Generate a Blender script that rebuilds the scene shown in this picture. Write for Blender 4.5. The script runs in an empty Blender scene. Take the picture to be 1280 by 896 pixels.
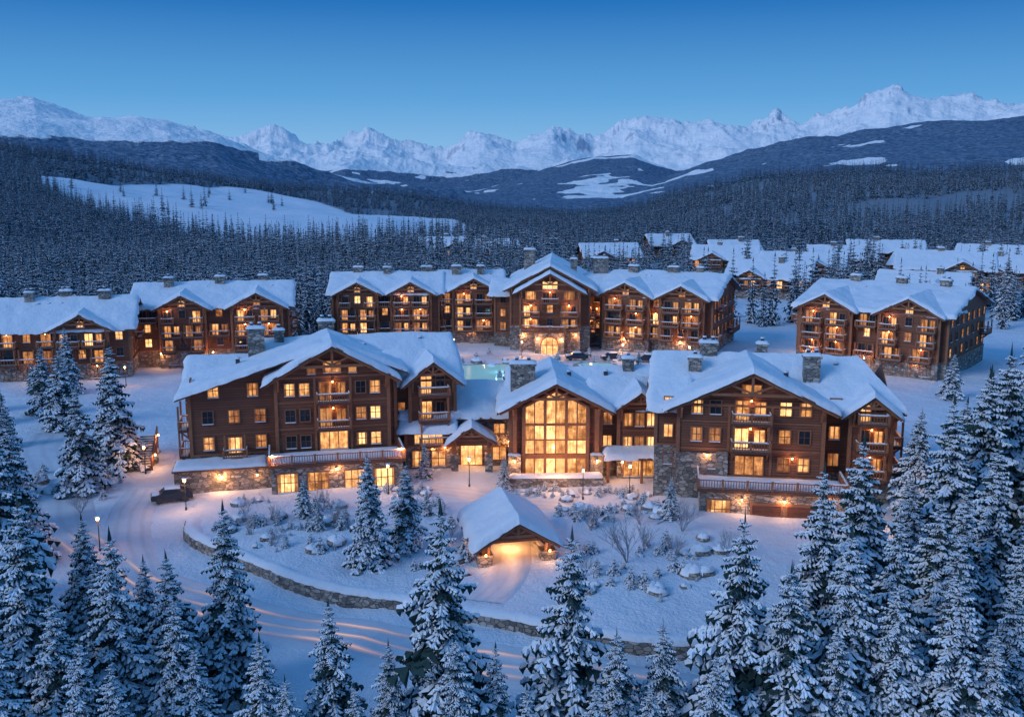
import bpy, math, random, time
import numpy as np
from mathutils import Vector, Matrix
T0=time.time()
scene=bpy.context.scene
random.seed(7)
# ------------------------------------------------------------------ noise
def _h(ix,iy,s):
    n=(ix*374761393+iy*668265263+s*144269504)&0x7fffffff
    n=((n^(n>>13))*1274126177)&0x7fffffff
    return ((n^(n>>16))&0xffff)/65535.0
def vn(x,y,s=0):
    x=np.asarray(x,float);y=np.asarray(y,float)
    ix=np.floor(x).astype(np.int64);iy=np.floor(y).astype(np.int64)
    fx=x-ix;fy=y-iy
    fx=fx*fx*(3-2*fx);fy=fy*fy*(3-2*fy)
    a=_h(ix,iy,s);b=_h(ix+1,iy,s);c=_h(ix,iy+1,s);d=_h(ix+1,iy+1,s)
    return (a*(1-fx)+b*fx)*(1-fy)+(c*(1-fx)+d*fx)*fy
def fbm(x,y,o=4,s=0):
    t=0;a=1;n=0
    for i in range(o):
        t=t+a*vn(x*2**i+i*13.7,y*2**i+i*7.3,s+i);n+=a;a*=.5
    return t/n
def ridged(x,y,o=5,s=0,g=.52):
    t=0;a=1;n=0
    for i in range(o):
        v=1-abs(2*vn(x*2.03**i+i*11.1,y*2.03**i+i*5.7,s+i)-1)
        t=t+a*v*v;n+=a;a*=g
    return t/n
def sm(t):
    t=np.clip(t,0,1);return t*t*(3-2*t)
# ------------------------------------------------------------------ terrain
WALLX=[-33.4,-31.5,-23.2,-15.5,-8.2,0,5.1,11.8,16.2]
WALLY=[100.7,95.9,88.4,82.7,80.1,76.6,74.3,72.4,72.4]
C1=([-400,-200,0,200,400,600,730,900,1700],[100,96,88,55,32,8,-6,-10,-10])
C2=([-400,700,760,800,850,950,1100,1280,1700],[-10,-10,-4,6,24,42,48,52,60])
def pxof(x,y):
    return np.clip(640+1244*x/np.maximum(y,20),-400,1700)
def clearing(px,D):
    lo=np.interp(px,[60,150,250,300,380,450,550,640,665],[940,770,620,575,560,575,630,700,760])
    hi=np.interp(px,[60,150,250,300,380,450,550,640,665],[1000,1080,1200,1250,1200,1080,940,810,760])
    return (px>60)&(px<665)&(D>lo)&(D<hi)
def ground_h(x,y):
    x=np.asarray(x,float);y=np.asarray(y,float)
    D=np.hypot(x,y);px=pxof(x,y)
    nr=(1-sm((D-200)/100))
    z=(fbm(x/22,y/22,3,3)-.5)*1.3+(fbm(x/5.,y/5.,3,9)-.5)*.62*nr
    z=z+(fbm(x/170,y/170,3,5)-.5)*22*sm((D-420)/500)
    z=z+(fbm(x/60,y/60,3,15)-.5)*6*sm((D-300)/500)
    a=np.interp(px,*C1)*sm((D-430)/970)*(1-.9*sm((D-1400)/500))
    b=np.interp(px,*C2)*sm((D-470)/730)*(1-.9*sm((D-1200)/500))
    z=z+a+b-70*sm((D-1450)/500)
    wy=np.interp(x,WALLX,WALLY)
    fade=sm((x+40)/7)*(1-sm((x-14)/8))
    z=z-.95*sm((wy-y)/.8)*fade-1.0*sm((75-y)/30)*(1-fade*.5)
    z=z+.9*sm((y-wy)/16)*sm((x+38)/10)*(1-sm((x-20)/8))*(1-sm((y-99)/12))*0.6
    return z
def mesh_obj(name,V,F,mats,smooth=False,mi=None,parent=None,attrs=None):
    me=bpy.data.meshes.new(name)
    me.from_pydata(V,[],F)
    for m in mats: me.materials.append(m)
    if mi is not None: me.polygons.foreach_set('material_index',np.array(mi,dtype=np.int32))
    if smooth: me.polygons.foreach_set('use_smooth',np.ones(len(me.polygons),dtype=bool))
    if attrs:
        for k,v in attrs.items():
            at=me.attributes.new(k,'FLOAT','POINT');at.data.foreach_set('value',np.asarray(v,dtype=np.float32))
    me.update()
    ob=bpy.data.objects.new(name,me);scene.collection.objects.link(ob)
    if parent: ob.parent=parent
    return ob
def grid_faces(n,m):
    i=np.arange(n-1)[:,None]*m+np.arange(m-1)[None,:]
    i=i.ravel()
    return np.stack([i,i+1,i+m+1,i+m],1)
def fast_grid(name,X,Y,Z,mat,attrs):
    n,m=X.shape
    V=np.stack([X.ravel(),Y.ravel(),Z.ravel()],1).astype(np.float32)
    F=grid_faces(n,m).astype(np.int32)
    me=bpy.data.meshes.new(name)
    me.vertices.add(len(V));me.vertices.foreach_set('co',V.ravel())
    me.loops.add(F.size);me.loops.foreach_set('vertex_index',F.ravel())
    me.polygons.add(len(F));me.polygons.foreach_set('loop_start',np.arange(0,F.size,4,dtype=np.int32))
    me.polygons.foreach_set('use_smooth',np.ones(len(F),dtype=bool))
    me.update(calc_edges=True);me.validate()
    for k,v in attrs.items():
        at=me.attributes.new(k,'FLOAT','POINT');at.data.foreach_set('value',v.ravel().astype(np.float32))
    me.materials.append(mat)
    ob=bpy.data.objects.new(name,me);scene.collection.objects.link(ob);return ob
# ------------------------------------------------------------------ materials
class NT:
    def __init__(s,name):
        s.m=bpy.data.materials.new(name);s.m.use_nodes=True
        s.t=s.m.node_tree;s.n=s.t.nodes;s.b=s.n['Principled BSDF']
    def l(s,a,b): s.t.links.new(a,b)
    def ramp(s,fac,stops,interp='LINEAR'):
        r=s.n.new('ShaderNodeValToRGB');r.color_ramp.interpolation=interp
        e=r.color_ramp.elements
        while len(e)<len(stops): e.new(.5)
        for i,(p,c) in enumerate(stops):
            e[i].position=p;e[i].color=(*c,1) if len(c)==3 else c
        s.l(fac,r.inputs[0]);return r.outputs[0]
    def mix(s,f,a,b,mode='MIX'):
        n=s.n.new('ShaderNodeMix');n.data_type='RGBA';n.blend_type=mode
        for k,v in ((0,f),(6,a),(7,b)):
            if isinstance(v,(int,float)): n.inputs[k].default_value=v
            elif isinstance(v,tuple): n.inputs[k].default_value=(*v,1)
            else: s.l(v,n.inputs[k])
        return n.outputs[2]
    def math(s,op,a,b=0,clamp=False):
        n=s.n.new('ShaderNodeMath');n.operation=op;n.use_clamp=clamp
        for k,v in ((0,a),(1,b)):
            if isinstance(v,(int,float)): n.inputs[k].default_value=v
            else: s.l(v,n.inputs[k])
        return n.outputs[0]
    def noise(s,scale,detail=4,rough=.5,vec=None):
        n=s.n.new('ShaderNodeTexNoise');n.inputs['Scale'].default_value=scale
        n.inputs['Detail'].default_value=detail;n.inputs['Roughness'].default_value=rough
        if vec is not None: s.l(vec,n.inputs['Vector'])
        return n.outputs['Fac']
    def pos(s): return s.n.new('ShaderNodeNewGeometry').outputs['Position']
    def obj(s): return s.n.new('ShaderNodeTexCoord').outputs['Object']
    def bump(s,h,strength,dist):
        n=s.n.new('ShaderNodeBump');n.inputs['Strength'].default_value=strength
        n.inputs['Distance'].default_value=dist;s.l(h,n.inputs['Height']);s.l(n.outputs[0],s.b.inputs['Normal'])
    def col(s,c):
        if isinstance(c,tuple): s.b.inputs['Base Color'].default_value=(*c,1)
        else: s.l(c,s.b.inputs['Base Color'])
    def rough(s,v): s.b.inputs['Roughness'].default_value=v
def scalevec(m,vec,sc):
    n=m.n.new('ShaderNodeMapping');n.inputs['Scale'].default_value=sc;m.l(vec,n.inputs[0]);return n.outputs[0]
M={}
m=NT('snow');p=m.obj();c=m.mix(m.noise(.8,4,.5,p),(.71,.77,.87),(.85,.88,.93));m.col(c);m.rough(.65)
m.bump(m.math('ADD',m.noise(1.3,5,.6,p),m.math('MULTIPLY',m.noise(7,3,.6,p),.12)),.7,.25);M['snow']=m.m
m=NT('ground_snow');p=m.pos()
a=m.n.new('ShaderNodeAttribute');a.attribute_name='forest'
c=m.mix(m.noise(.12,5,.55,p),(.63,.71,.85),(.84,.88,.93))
c=m.mix(m.math('MULTIPLY',a.outputs['Fac'],.80),c,(.06,.09,.13));m.col(c);m.rough(.7)  # shade beneath dense trees painted in as a darker forest floor
m.bump(m.math('ADD',m.noise(.5,6,.6,p),m.math('MULTIPLY',m.noise(4,4,.65,p),.22)),.8,.7);M['ground']=m.m
m=NT('mountain_snow');p=m.pos()
a=m.n.new('ShaderNodeAttribute');a.attribute_name='forest'
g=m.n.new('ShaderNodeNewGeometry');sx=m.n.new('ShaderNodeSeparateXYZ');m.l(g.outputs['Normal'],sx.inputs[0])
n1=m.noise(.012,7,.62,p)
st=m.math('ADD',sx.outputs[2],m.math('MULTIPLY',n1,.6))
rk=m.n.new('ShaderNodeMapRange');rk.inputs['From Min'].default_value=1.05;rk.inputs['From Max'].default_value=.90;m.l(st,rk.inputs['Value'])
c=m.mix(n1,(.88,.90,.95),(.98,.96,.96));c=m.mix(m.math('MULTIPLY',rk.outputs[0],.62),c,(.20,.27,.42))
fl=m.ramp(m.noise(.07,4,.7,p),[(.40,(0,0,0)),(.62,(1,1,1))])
fc=m.mix(fl,(.075,.13,.21),(.20,.28,.39))  # forest colours with aerial haze painted in as lighter blue
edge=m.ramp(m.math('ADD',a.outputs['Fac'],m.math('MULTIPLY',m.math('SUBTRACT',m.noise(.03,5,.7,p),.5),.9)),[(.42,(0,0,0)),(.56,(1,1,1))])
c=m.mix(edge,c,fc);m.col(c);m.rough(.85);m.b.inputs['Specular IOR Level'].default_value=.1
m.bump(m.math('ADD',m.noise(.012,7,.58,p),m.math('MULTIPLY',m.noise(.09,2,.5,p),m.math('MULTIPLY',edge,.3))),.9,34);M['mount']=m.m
m=NT('packed_snow_road');p=m.pos();uv=m.n.new('ShaderNodeAttribute');uv.attribute_name='across'
t=m.math('ABSOLUTE',m.math('SUBTRACT',m.math('FRACT',m.math('ADD',m.math('MULTIPLY',uv.outputs['Fac'],2.0),m.math('MULTIPLY',m.noise(.08,3,.6,p),.6))),.5))
tr=m.ramp(t,[(.10,(1,1,1)),(.2,(0,0,0)),(.27,(0,0,0)),(.38,(1,1,1))])
tm=m.mix(m.noise(.25,4,.6,p),tr,(1,1,1))
c=m.mix(m.noise(.7,6,.65,p),(.52,.55,.62),(.76,.78,.84));c=m.mix(tm,m.mix(.45,c,(.33,.33,.37)),c);m.col(c);m.rough(.5)
m.bump(m.math('ADD',m.noise(3,5,.7,p),m.math('MULTIPLY',tm,.5)),.4,.08);M['road']=m.m
def siding(name,a_,b_,pl=.24):
    m=NT(name);p=m.obj();s=m.n.new('ShaderNodeSeparateXYZ');m.l(p,s.inputs[0])
    f=m.math('FRACT',m.math('DIVIDE',s.outputs[2],pl));row=m.math('FLOOR',m.math('DIVIDE',s.outputs[2],pl))
    wn=m.n.new('ShaderNodeTexWhiteNoise');wn.noise_dimensions='1D';m.l(row,wn.inputs['W'])
    gr=m.noise(1,6,.65,scalevec(m,p,(1.2,1.2,14)))
    c=m.mix(m.math('ADD',m.math('MULTIPLY',gr,.7),m.math('MULTIPLY',wn.outputs['Value'],.35)),a_,b_)
    c=m.mix(m.math('MULTIPLY',m.noise(.25,4,.6,p),.5),c,(.06,.025,.015))
    gap=m.ramp(f,[(.0,(.2,.2,.2)),(.12,(1,1,1)),(.9,(1,1,1)),(1,(.35,.35,.35))])
    c=m.mix(1.0,c,gap,'MULTIPLY');m.col(c);m.rough(.7);m.bump(m.math('ADD',gap,m.math('MULTIPLY',gr,.3)),.8,.05);return m.m
M['wood']=siding('cedar_siding',(.14,.052,.030),(.36,.145,.08),.3)
M['woodtan']=siding('tan_siding',(.30,.22,.15),(.5,.38,.27))
def plain(name,a_,b_,r=.65,sc=3):
    m=NT(name);p=m.obj();m.col(m.mix(m.noise(sc,5,.6,p),a_,b_));m.rough(r);m.bump(m.noise(sc*4,4,.6,p),.3,.02);return m.m
M['trim']=plain('timber_trim',(.17,.068,.036),(.40,.175,.088))
M['fascia']=plain('dark_timber',(.08,.033,.02),(.18,.075,.042))
M['metal']=plain('dark_metal',(.03,.03,.035),(.06,.06,.07),.4)
M['garage']=plain('garage_door_wood',(.10,.035,.02),(.2,.07,.04))
m=NT('fieldstone');p=m.obj()
v=m.n.new('ShaderNodeTexVoronoi');v.feature='F1';v.inputs['Scale'].default_value=1.7;pp=scalevec(m,p,(1,1,1.7));m.l(pp,v.inputs['Vector'])
ve=m.n.new('ShaderNodeTexVoronoi');ve.feature='DISTANCE_TO_EDGE';ve.inputs['Scale'].default_value=1.7;m.l(pp,ve.inputs['Vector'])
sc_=m.n.new('ShaderNodeSeparateColor');m.l(v.outputs['Color'],sc_.inputs[0])
c=m.ramp(sc_.outputs[0],[(0,(.13,.12,.115)),(.4,(.26,.235,.215)),(.7,(.37,.31,.26)),(1,(.48,.44,.41))])
c=m.mix(m.noise(9,4,.6,p),c,(.5,.5,.5),'OVERLAY')
ed=m.ramp(ve.outputs[0],[(0,(0,0,0)),(.07,(1,1,1))]);c=m.mix(ed,(.05,.045,.045),c);m.col(c);m.rough(.85);m.bump(ed,.8,.08);M['stone']=m.m
def lit(name,s,ca,cb):
    m=NT(name);p=m.obj();m.col((.05,.03,.02));m.rough(.12)
    ri=m.n.new('ShaderNodeNewGeometry').outputs['Random Per Island']
    n=m.noise(1.1,3,.6,p);n2=m.noise(1,3,.6,scalevec(m,p,(6,6,.7)))
    f=m.math('ADD',m.math('MULTIPLY',n,m.math('ADD',n2,.45)),m.math('MULTIPLY',m.math('SUBTRACT',ri,.5),.4))
    col=m.ramp(f,[(.18,ca),(.72,cb)]);m.l(col,m.b.inputs['Emission Color'])
    m.l(m.math('MULTIPLY',m.ramp(f,[(.16,(.13,.13,.13)),(.42,(.55,.55,.55)),(.70,(1.2,1.2,1.2))]),s),m.b.inputs['Emission Strength'])
    return m.m
M['lit0']=lit('window_glow_bright',1.75,(1,.34,.07),(1,.58,.23))
M['lit1']=lit('window_glow',1.15,(1,.30,.06),(1,.50,.18))
M['lit2']=lit('window_glow_dim',.55,(1,.28,.06),(1,.44,.15))
for k in('lit1','lit2'): M[k].cycles.emission_sampling='NONE'
m=NT('dark_glass');m.col((.02,.03,.04));m.rough(.06);M['dark']=m.m
m=NT('lamp_bulb');m.col((1,.7,.4));m.b.inputs['Emission Color'].default_value=(1,.55,.2,1);m.b.inputs['Emission Strength'].default_value=5;M['bulb']=m.m
M['bulb'].cycles.emission_sampling='NONE'
m=NT('pool_water');p=m.obj();m.col((.14,.36,.40));m.rough(.05)
m.b.inputs['Emission Color'].default_value=(.30,.62,.70,1);m.b.inputs['Emission Strength'].default_value=.42;m.bump(m.noise(3,3,.5,p),.2,.05);M['pool']=m.m  # underwater lighting put into the water surface as its own glow
def needle(nm,a_,b_,sc):
    m=NT(nm);p=m.obj();m.col(m.mix(m.noise(sc,4,.6,p),a_,b_));m.rough(.85);m.b.inputs['Specular IOR Level'].default_value=.15;return m.m
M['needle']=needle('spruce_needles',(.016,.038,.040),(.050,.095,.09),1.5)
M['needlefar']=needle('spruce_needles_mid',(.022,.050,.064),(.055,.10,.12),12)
M['needleback']=needle('spruce_needles_back',(.040,.085,.115),(.075,.13,.17),12)  # bluer needles, some distance haze mixed into the colour
M['needlehaze']=needle('spruce_needles_haze_tint',(.065,.125,.185),(.10,.17,.24),12)  # blue distance haze painted into the needle colour
def tsnow(nm,a_,b_):
    m=NT(nm);p=m.obj();m.col(m.mix(m.noise(3,3,.5,p),a_,b_));m.rough(.8);return m.m
M['tsnow']=tsnow('bough_snow',(.74,.80,.89),(.88,.90,.94));M['tsnowmid']=tsnow('bough_snow_mid',(.54,.62,.74),(.72,.78,.88));M['tsnowhaze']=tsnow('bough_snow_haze_tint',(.38,.47,.60),(.52,.61,.73))  # farthest bough snow has air haze tinted into its colour
m=NT('bark');p=m.obj();m.col(m.mix(m.noise(4,4,.6,p),(.05,.035,.028),(.12,.09,.07)));m.rough(.9);M['bark']=m.m
m=NT('frosted_twigs');m.col((.30,.29,.31));m.rough(.9);M['twig']=m.m
m=NT('car_paint');m.col((.02,.03,.05));m.rough(.25);M['car']=m.m
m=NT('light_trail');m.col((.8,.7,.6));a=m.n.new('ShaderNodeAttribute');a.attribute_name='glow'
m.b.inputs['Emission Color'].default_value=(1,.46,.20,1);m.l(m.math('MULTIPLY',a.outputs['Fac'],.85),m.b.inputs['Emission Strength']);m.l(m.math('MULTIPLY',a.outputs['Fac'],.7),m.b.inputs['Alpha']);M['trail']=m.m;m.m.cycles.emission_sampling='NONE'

# ------------------------------------------------------------------ ground sheet
th=np.radians(np.linspace(-62,62,640));r=30*np.exp(np.linspace(0,math.log(14500/30),1150))
R,TH=np.meshgrid(r,th,indexing='ij')
X=R*np.sin(TH);Y=R*np.cos(TH)-85
Z=ground_h(X,Y)
D=np.hypot(X,Y);PX=pxof(X,Y)
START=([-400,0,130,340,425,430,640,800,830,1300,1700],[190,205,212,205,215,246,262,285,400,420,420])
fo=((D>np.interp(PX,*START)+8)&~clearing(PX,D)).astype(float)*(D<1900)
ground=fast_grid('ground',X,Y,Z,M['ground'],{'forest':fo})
# ------------------------------------------------------------------ mountains
th=np.radians(np.linspace(-40,40,1600));r=1430*np.exp(np.linspace(0,math.log(9000/1430),330))
R,TH=np.meshgrid(r,th,indexing='ij');X=R*np.sin(TH);Y=R*np.cos(TH);D=R;PX=np.clip(640+1244*np.tan(TH),-400,1700)
def zz(D0,px,py): return (px,[35+D0*(230-q)/1244 for q in py])
def lay(tab,b,c,e,pw=1.0):
    H=np.interp(PX,*tab)
    pr=np.where(D<c,np.clip((D-b)/(c-b),0,1)**pw,np.clip(1-(D-c)/(e-c),0,1))
    return H*pr,pr
L3,p3=lay(zz(3500,[-400,690,760,800,900,1000,1100,1280,1700],[262,258,246,229,201,178,170,162,156]),1900,3500,5200,.8)
L3b,p3b=lay(zz(4300,[-400,540,600,680,740,790,850,920,1700],[262,256,242,214,199,196,216,240,260]),2800,4300,5600,.9)
L4,p4=lay(zz(2700,[-400,-100,0,60,130,220,280,330,400,500,620,700,1700],[137,136,136,132,150,152,166,189,216,238,254,264,270]),1500,2700,4300,.85)
L6,p6=lay(zz(5700,[-400,300,360,430,500,560,640,720,800,900,1700],[215,212,203,196,207,216,206,214,204,196,190]),4500,5700,6600,.9)
L5,p5=lay(zz(7500,[-400,200,300,345,360,385,430,475,520,560,600,645,690,740,790,850,900,960,990,1050,1100,1150,1200,1280,1700],
 [172,174,184,168,172,186,178,168,184,190,162,172,160,184,156,166,160,148,158,148,130,146,142,144,148]),5500,7500,9200,1.0)
wx=X+(fbm(X/600,Y/600,3,31)-.5)*350;wy=Y+(fbm(X/600,Y/600,3,37)-.5)*350
rd=ridged(wx/850,wy/850,7,41,.54)
n5=(np.clip(rd-.42,-.5,.26)*300+(ridged(X/230,Y/260,4,43)-.45)*80)*p5*(.4+.6*p5)
n3=(fbm(X/420,Y/420,5,51)-.5)
L5=L5+n5-10*p5
L6=L6+(ridged(X/520,Y/520,6,47)-.45)*150*p6
L4=L4+(ridged(X/650,Y/650,6,61)-.45)*85*p4
L3=L3+n3*55*p3+(ridged(X/500,Y/900,5,63)-.45)*45*p3
L3b=L3b+n3*60*p3b
Z=np.maximum.reduce([L3,L3b,L4,L6,L5])
Z=Z+(fbm(X/90,Y/90,4,71)-.5)*14-45*(1-sm((D-1430)/350))
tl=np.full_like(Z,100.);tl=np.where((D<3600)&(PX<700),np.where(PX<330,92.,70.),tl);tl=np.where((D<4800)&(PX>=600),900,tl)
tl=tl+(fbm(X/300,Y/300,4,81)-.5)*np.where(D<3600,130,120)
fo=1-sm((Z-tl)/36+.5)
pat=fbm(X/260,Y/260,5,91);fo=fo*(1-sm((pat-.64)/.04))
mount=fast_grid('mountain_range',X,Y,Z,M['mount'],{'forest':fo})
print('terrain',time.time()-T0)
# ------------------------------------------------------------------ building kit
class Bld:
    def __init__(s,name,x,y,rot,z=0,seed=1):
        s.e=bpy.data.objects.new(name,None);s.e.empty_display_size=2;scene.collection.objects.link(s.e)
        s.e.location=(x,y,z);s.e.rotation_euler=(0,0,math.radians(rot));s.P={};s.fr=(0,0,1,0);s.rg=random.Random(seed);s.lamps=[];s.seed=seed
        s.lp=(.2,.46,.70)
    def frame(s,ox=0,oy=0,a=0): s.fr=(ox,oy,math.cos(math.radians(a)),math.sin(math.radians(a)))
    def T(s,p):
        ox,oy,c,n=s.fr;return (ox+p[0]*c-p[1]*n,oy+p[0]*n+p[1]*c,p[2])
    def add(s,mat,V,F,part=None):
        k=(mat,part or mat);a=s.P.setdefault(k,([],[]));o=len(a[0]);a[0].extend(s.T(v) for v in V);a[1].extend(tuple(i+o for i in f) for f in F)
    def box(s,mat,x0,x1,y0,y1,z0,z1,part=None):
        s.add(mat,[(x0,y0,z0),(x1,y0,z0),(x1,y1,z0),(x0,y1,z0),(x0,y0,z1),(x1,y0,z1),(x1,y1,z1),(x0,y1,z1)],
          [(0,3,2,1),(4,5,6,7),(0,1,5,4),(1,2,6,5),(2,3,7,6),(3,0,4,7)],part)
    def beam(s,mat,p,q,w,part='timber_frame'):
        p=Vector(p);q=Vector(q);d=(q-p).normalized();a=Vector((0,1,0)) if abs(d.y)<.9 else Vector((1,0,0))
        u=d.cross(a).normalized()*w/2;v=d.cross(u).normalized()*w/2
        V=[p-u-v,p+u-v,p+u+v,p-u+v,q-u-v,q+u-v,q+u+v,q-u+v]
        s.add(mat,[tuple(k) for k in V],[(0,3,2,1),(4,5,6,7),(0,1,5,4),(1,2,6,5),(2,3,7,6),(3,0,4,7)],part)
    def snowpad(s,x0,x1,y0,y1,z,h=.3,part='roof_snow'):
        s.slab((x0,y0,z),(x1,y0,z),(x1,y1,z),(x0,y1,z),0,h,(1,1,1,1),part)
    def slab(s,A,B,C,D_,t=.3,snow=.5,rnd=(1,1,0,1),part='roof_snow'):
        A,B,C,D_=[np.array(v,float) for v in (A,B,C,D_)]
        if t>0:
            V=[tuple(v) for v in (A,B,C,D_)]+[(v[0],v[1],v[2]-t) for v in (A,B,C,D_)]
            s.add('fascia',V,[(0,1,2,3),(7,6,5,4),(0,4,5,1),(1,5,6,2),(2,6,7,3),(3,7,4,0)],'roof_deck')
        L1=max(np.linalg.norm(B-A),np.linalg.norm(C-D_));L2=max(np.linalg.norm(D_-A),np.linalg.norm(C-B))
        stp=.45 if t>0 else .5
        def par(L,e0,e1):
            a=[0]
            if e0:a+=[min(.12/L,.08),min(.38/L,.2)]
            k=max(2,int(L/stp));lo=a[-1];hi=1-(min(.38/L,.2) if e1 else 0)
            a+=[lo+(hi-lo)*i/k for i in range(1,k+1)]
            if e1:a+=[1-min(.12/L,.08),1.]
            else: a[-1]=1.
            return np.array(a)
        S=par(L1,rnd[3],rnd[1]);Rr=par(L2,rnd[0],rnd[2])
        Sg,Rg=np.meshgrid(S,Rr,indexing='ij')
        P=(A[None,None]*((1-Sg)*(1-Rg))[...,None]+B*(Sg*(1-Rg))[...,None]+C*(Sg*Rg)[...,None]+D_*((1-Sg)*Rg)[...,None])
        def ef(d): return np.sqrt(1-(1-np.clip(d/.45,0,1))**2)
        e=np.ones_like(Sg)
        if rnd[0]:e=e*ef(Rg*L2)
        if rnd[2]:e=e*ef((1-Rg)*L2)
        if rnd[3]:e=e*ef(Sg*L1)
        if rnd[1]:e=e*ef((1-Sg)*L1)
        nz=fbm(P[...,0]/2.2+s.seed*9,P[...,1]/2.2,4,s.seed);nj=fbm(P[...,0]/1.1+40,P[...,1]/1.1+s.seed,3,4)
        h=snow*(.45+1.1*nz)
        P[...,2]+=h*e+(e<.05)*(-.07-.12*nj)*(t>0)
        uS=(B-A)/max(np.linalg.norm(B-A),1e-6);uR=(D_-A)/max(np.linalg.norm(D_-A),1e-6);j=(nj*.7-.22) if t>0 else nj*.1
        if rnd[0]:P[:,0]-=uR*j[:,0,None]
        if rnd[2]:P[:,-1]+=uR*j[:,-1,None]
        if rnd[3]:P[0]-=uS*j[0][:,None]
        if rnd[1]:P[-1]+=uS*j[-1][:,None]
        n,mm=Sg.shape;V=[tuple(v) for v in P.reshape(-1,3)]
        s.add('snow',V,[tuple(int(k) for k in f[::-1]) for f in grid_faces(n,mm)],part)
    def wing(s,x0,x1,y0,y1,ze,zr,axis='W',xr=None,zeR=None,z0=-2.5,stone=3.4,ov=1.3,wall='wood',truss=True,snow=.5,hipL=0,hipR=0,back=True):
        t=.32;zeR=ze if zeR is None else zeR
        if axis=='F':
            xr=(x0+x1)/2 if xr is None else xr
            V=[(x0,y0,z0),(x1,y0,z0),(x1,y0,zeR),(xr,y0,zr),(x0,y0,ze),(x0,y1,z0),(x1,y1,z0),(x1,y1,zeR),(xr,y1,zr),(x0,y1,ze)]
            s.add(wall,V,[(0,1,2,3,4),(9,8,7,6,5),(0,4,9,5),(1,6,7,2)],'walls')
            mL=(zr-ze)/(xr-x0);mR=(zr-zeR)/(x1-xr);yb=y1+(ov if back else 0);yf=y0-ov
            s.slab((x0-ov,yf,ze-mL*ov+t),(xr,yf,zr+t),(xr,yb,zr+t),(x0-ov,yb,ze-mL*ov+t),t,snow,(1,0,1 if back else 0,1))
            s.slab((xr,yf,zr+t),(x1+ov,yf,zeR-mR*ov+t),(x1+ov,yb,zeR-mR*ov+t),(xr,yb,zr+t),t,snow,(1,1,1 if back else 0,0))
            for xe,zz_,sg in ((x0,ze,-1),(x1,zeR,1)):
                k=y0+.4
                while k<y1: s.beam('trim',(xe,k,zz_-.12),(xe+sg*(ov-.25),k,zz_-.12-(mL if sg<0 else mR)*(ov-.25)),.16);k+=1.4
            if truss:
                y=y0-ov+.35
                s.beam('trim',(x0-ov*.8,y,ze-mL*ov*.8-.05),(xr,y,zr-.1),.32);s.beam('trim',(x1+ov*.8,y,zeR-mR*ov*.8-.05),(xr,y,zr-.1),.32)
                zt=ze+(zr-ze)*.42;xl=x0+(zt-ze)/mL;xq=x1-(zt-zeR)/mR
                s.beam('trim',(xl+.2,y+.02,zt-.15),(xq-.2,y+.02,zt-.15),.3);s.beam('trim',(xr,y+.04,zt),(xr,y+.04,zr-.2),.28)
                s.beam('trim',(xr,y+.06,zt),(xr-(xr-xl)*.5,y+.06,zt+(zr-zt)*.42),.2);s.beam('trim',(xr,y+.06,zt),(xr+(xq-xr)*.5,y+.06,zt+(zr-zt)*.42),.2)
                for xx in (x0+.3,x1-.3): s.beam('trim',(xx,y0-.05,ze-1.6),(xx,y,ze-.1),.22)
                s.beam('trim',(xr,y,zr-.5),(xr,y0,zr-.5),.3)
                s.box('trim',x0+.22,x1-.22,y0-.1,y0+.05,ze-.2,ze+.08,'timber_frame')
        else:
            ym=(y0+y1)/2
            V=[(x0,y0,z0),(x0,y1,z0),(x0,y1,ze),(x0,ym,zr),(x0,y0,ze),(x1,y0,z0),(x1,y1,z0),(x1,y1,ze),(x1,ym,zr),(x1,y0,ze)]
            s.add(wall,V,[(4,3,2,1,0),(5,6,7,8,9),(0,5,9,4),(1,2,7,6)],'walls')
            mm=(zr-ze)/(ym-y0);zE=ze-mm*ov+t
            a=x0-ov;b=x1+ov;al=a+hipL;br=b-hipR
            s.slab((a,y0-ov,zE),(b,y0-ov,zE),(br,ym,zr+t),(al,ym,zr+t),t,snow,(1,0 if hipR else 1,0,0 if hipL else 1))
            s.slab((b,y1+ov,zE),(a,y1+ov,zE),(al,ym,zr+t),(br,ym,zr+t),t,snow,(1,0 if hipL else 1,0,0 if hipR else 1))
            if hipL: s.slab((a,y1+ov,zE),(a,y0-ov,zE),(al,ym-.01,zr+t),(al,ym+.01,zr+t),t,snow,(1,0,0,0))
            if hipR: s.slab((b,y0-ov,zE),(b,y1+ov,zE),(br,ym+.01,zr+t),(br,ym-.01,zr+t),t,snow,(1,0,0,0))
            k=x0+.5
            while k<x1: s.beam('trim',(k,y0,ze-.12),(k,y0-ov+.25,ze-.12-mm*(ov-.25)),.16);k+=1.3
        if stone:
            s.box('stone',x0-.13,x1+.13,y0-.13,y1+.13,z0,stone,'stone_base')
            s.box('trim',x0-.19,x1+.19,y0-.19,y1+.19,stone+.002,stone+.2,'belt_course')
        for cx in (x0,x1):
            s.box('trim',cx-.2,cx+.2,y0-.17,y0+.2,stone+.2 if stone else z0,(ze if cx==x0 else zeR)-.15,'timber_frame')
    def window(s,xc,z,w,h,l=None,nx=2,nz=1,off=0,snow=True):
        f=.13;x0=xc-w/2;x1=xc+w/2;y=-off
        if l is None:
            q=s.rg.random();l='lit0' if q<s.lp[0] else 'lit1' if q<s.lp[1] else 'lit2' if q<s.lp[2] else 'dark'
        s.add(l,[(x0,y-.045,z),(x1,y-.045,z),(x1,y-.045,z+h),(x0,y-.045,z+h)],[(0,1,2,3)],'window_panes')
        s.box('trim',x0-f,x0,y-.16,y+.02,z-f,z+h+f,'window_frames');s.box('trim',x1,x1+f,y-.16,y+.02,z-f,z+h+f,'window_frames')
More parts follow.
